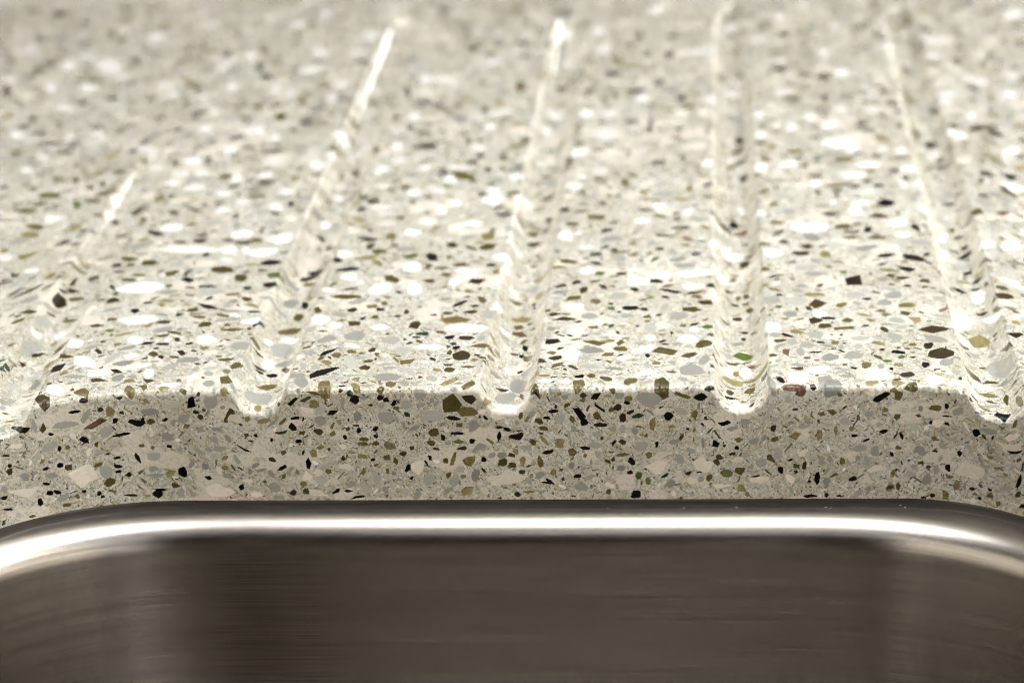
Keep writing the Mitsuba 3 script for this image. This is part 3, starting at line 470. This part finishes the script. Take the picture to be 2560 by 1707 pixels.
LIP, FLANGE_Z, DEPTH = 5.0, -21.75, -310.0  # bowl depth is out of view, set deep to darken its wall
lip = [(WALL + LIP + d, FLANGE_Z) for d in (26, 20, 14, 8, 4, 2, 1, 0.4)] + [(WALL + LIP - LIP * math.sin(a), FLANGE_Z - LIP + LIP * math.cos(a)) for a in np.linspace(0, 0.92, 14)]
v, f, uv = loft(lip)
add('sink__rim', (v, f), 'satin_steel', smooth=True, uv=uv)
zs = np.linspace(FLANGE_Z - LIP, DEPTH + 18, 24)
wall = [(WALL + LIP - LIP * math.sin(a), FLANGE_Z - LIP + LIP * math.cos(a)) for a in np.linspace(0.92, math.pi / 2, 12)[:-1]]
wall += [(WALL - 0.015 * (zs[0] - z), z) for z in zs]
r0 = wall[-1][0]
wall += [(r0 - 18 + 18 * math.cos(a), DEPTH + 18 - 18 * math.sin(a)) for a in np.linspace(0, math.pi / 2, 10)[1:]]
v, f, uv = loft(wall)
add('sink__wall', (v, f), 'brushed_steel', smooth=True, uv=uv)
rb = wall[-1][0]
loop = (OP + OD * rb)[:-1]
DX, DY, DR = (BX0 + BX1) / 2, (BY0 + BY1) / 2, 45.0
base = Polygon(loop).difference(Polygon([(DX + DR * math.cos(a), DY + DR * math.sin(a)) for a in np.linspace(0, 2 * np.pi, 49)[:-1]]))
bv, bf = trimesh.creation.triangulate_polygon(base, engine='earcut')
bv = np.column_stack([bv, np.full(len(bv), DEPTH)]) * MM
add('sink__base', (bv, bf), 'base_steel')
dv = trimesh.creation.revolve(np.array([(DR + 3, DEPTH + 0.6), (DR - 2, DEPTH + 0.8), (DR - 6, DEPTH - 6), (18, DEPTH - 9), (0.0, DEPTH - 9)]) * MM, sections=48)
dv.apply_translation([DX * MM, DY * MM, 0])
add('sink__drain', dv, 'base_steel', smooth=40)
labels['sink'] = {'label': 'brushed stainless steel sink bowl with a bright rolled rim, mounted under the stone worktop', 'category': 'sink'}

# ------------------------------------------------------------------ silicone between slab and rim
prof = [(0.9, -19.9), (0.35, -20.0), (0.12, -20.12), (0.10, -20.6), (0.16, -20.9), (0.10, -21.1), (0.06, -21.45), (0.0, -21.66), (-0.06, -21.76), (-0.06, -21.8)]
cp = np.array(cut.exterior.coords)
cut_pts = []
for k in range(len(cp) - 1):
    n = max(1, int(np.ceil(np.linalg.norm(cp[k + 1] - cp[k]) / 3)))
    for w in np.arange(n) / n:
        cut_pts.append(cp[k] * (1 - w) + cp[k + 1] * w)
cut_pts = np.array(cut_pts + [cut_pts[0]])
tang = np.roll(cut_pts[:-1], -1, 0) - np.roll(cut_pts[:-1], 1, 0)
tang = np.vstack([tang, tang[:1]]); tang /= np.linalg.norm(tang, axis=1, keepdims=True)
out = np.column_stack([tang[:, 1], -tang[:, 0]])
wv = 0.34 * (meshkit.fbm(np.column_stack([cut_pts * 0.14, np.zeros(len(cut_pts))]), 3, 5) - 0.5)
rows = np.array([np.column_stack([cut_pts + out * (d + wv[:, None]), np.full(len(cut_pts), z)]) for d, z in prof])
add('silicone_seal__bead', patch_mesh(rows * MM), 'silicone', smooth=True)
labels['silicone_seal'] = {'label': 'thin dark grey bead of silicone squeezed between the stone worktop and the steel rim', 'category': 'sealant'}

scene['limescale'] = {'type': 'principled', 'base_color': rgb(0.72, 0.70, 0.66), 'roughness': 0.5}
for k, (x, z, r) in enumerate(((18.5, -21.5, 0.22), (9.7, -21.55, 0.14), (33.3, -21.55, 0.20), (34.1, -21.62, 0.13), (45.6, -21.2, 0.16), (46.4, -21.6, 0.18), (-3.0, -21.6, 0.11))):
    m = trimesh.creation.icosphere(1, r * 0.6)
    m.vertices *= rng.uniform(0.6, 1.3, (len(m.vertices), 1)) * np.array([1.5, 0.7, 0.6])
    m.apply_translation([x, float(edge_y(np.array(x))) - 0.12, z]); m.apply_scale(MM)
    add('silicone_seal__speck' + (f'_{k:03d}' if k else ''), m, 'limescale', smooth=True)

# ------------------------------------------------------------------ the wall out of view that the polish mirrors
scene['paint'] = {'type': 'twosided', 'bsdf': {'type': 'diffuse', 'reflectance': rgb(0.62, 0.56, 0.47)}}
wall_box = trimesh.creation.box([5.0, 0.1, 2.6]); wall_box.apply_translation([0, 2.66, 0.4])
add('wall', wall_box, 'paint')
labels['wall'] = {'kind': 'structure', 'label': 'unseen plain painted wall behind the worktop, mirrored in the polish', 'category': 'wall'}
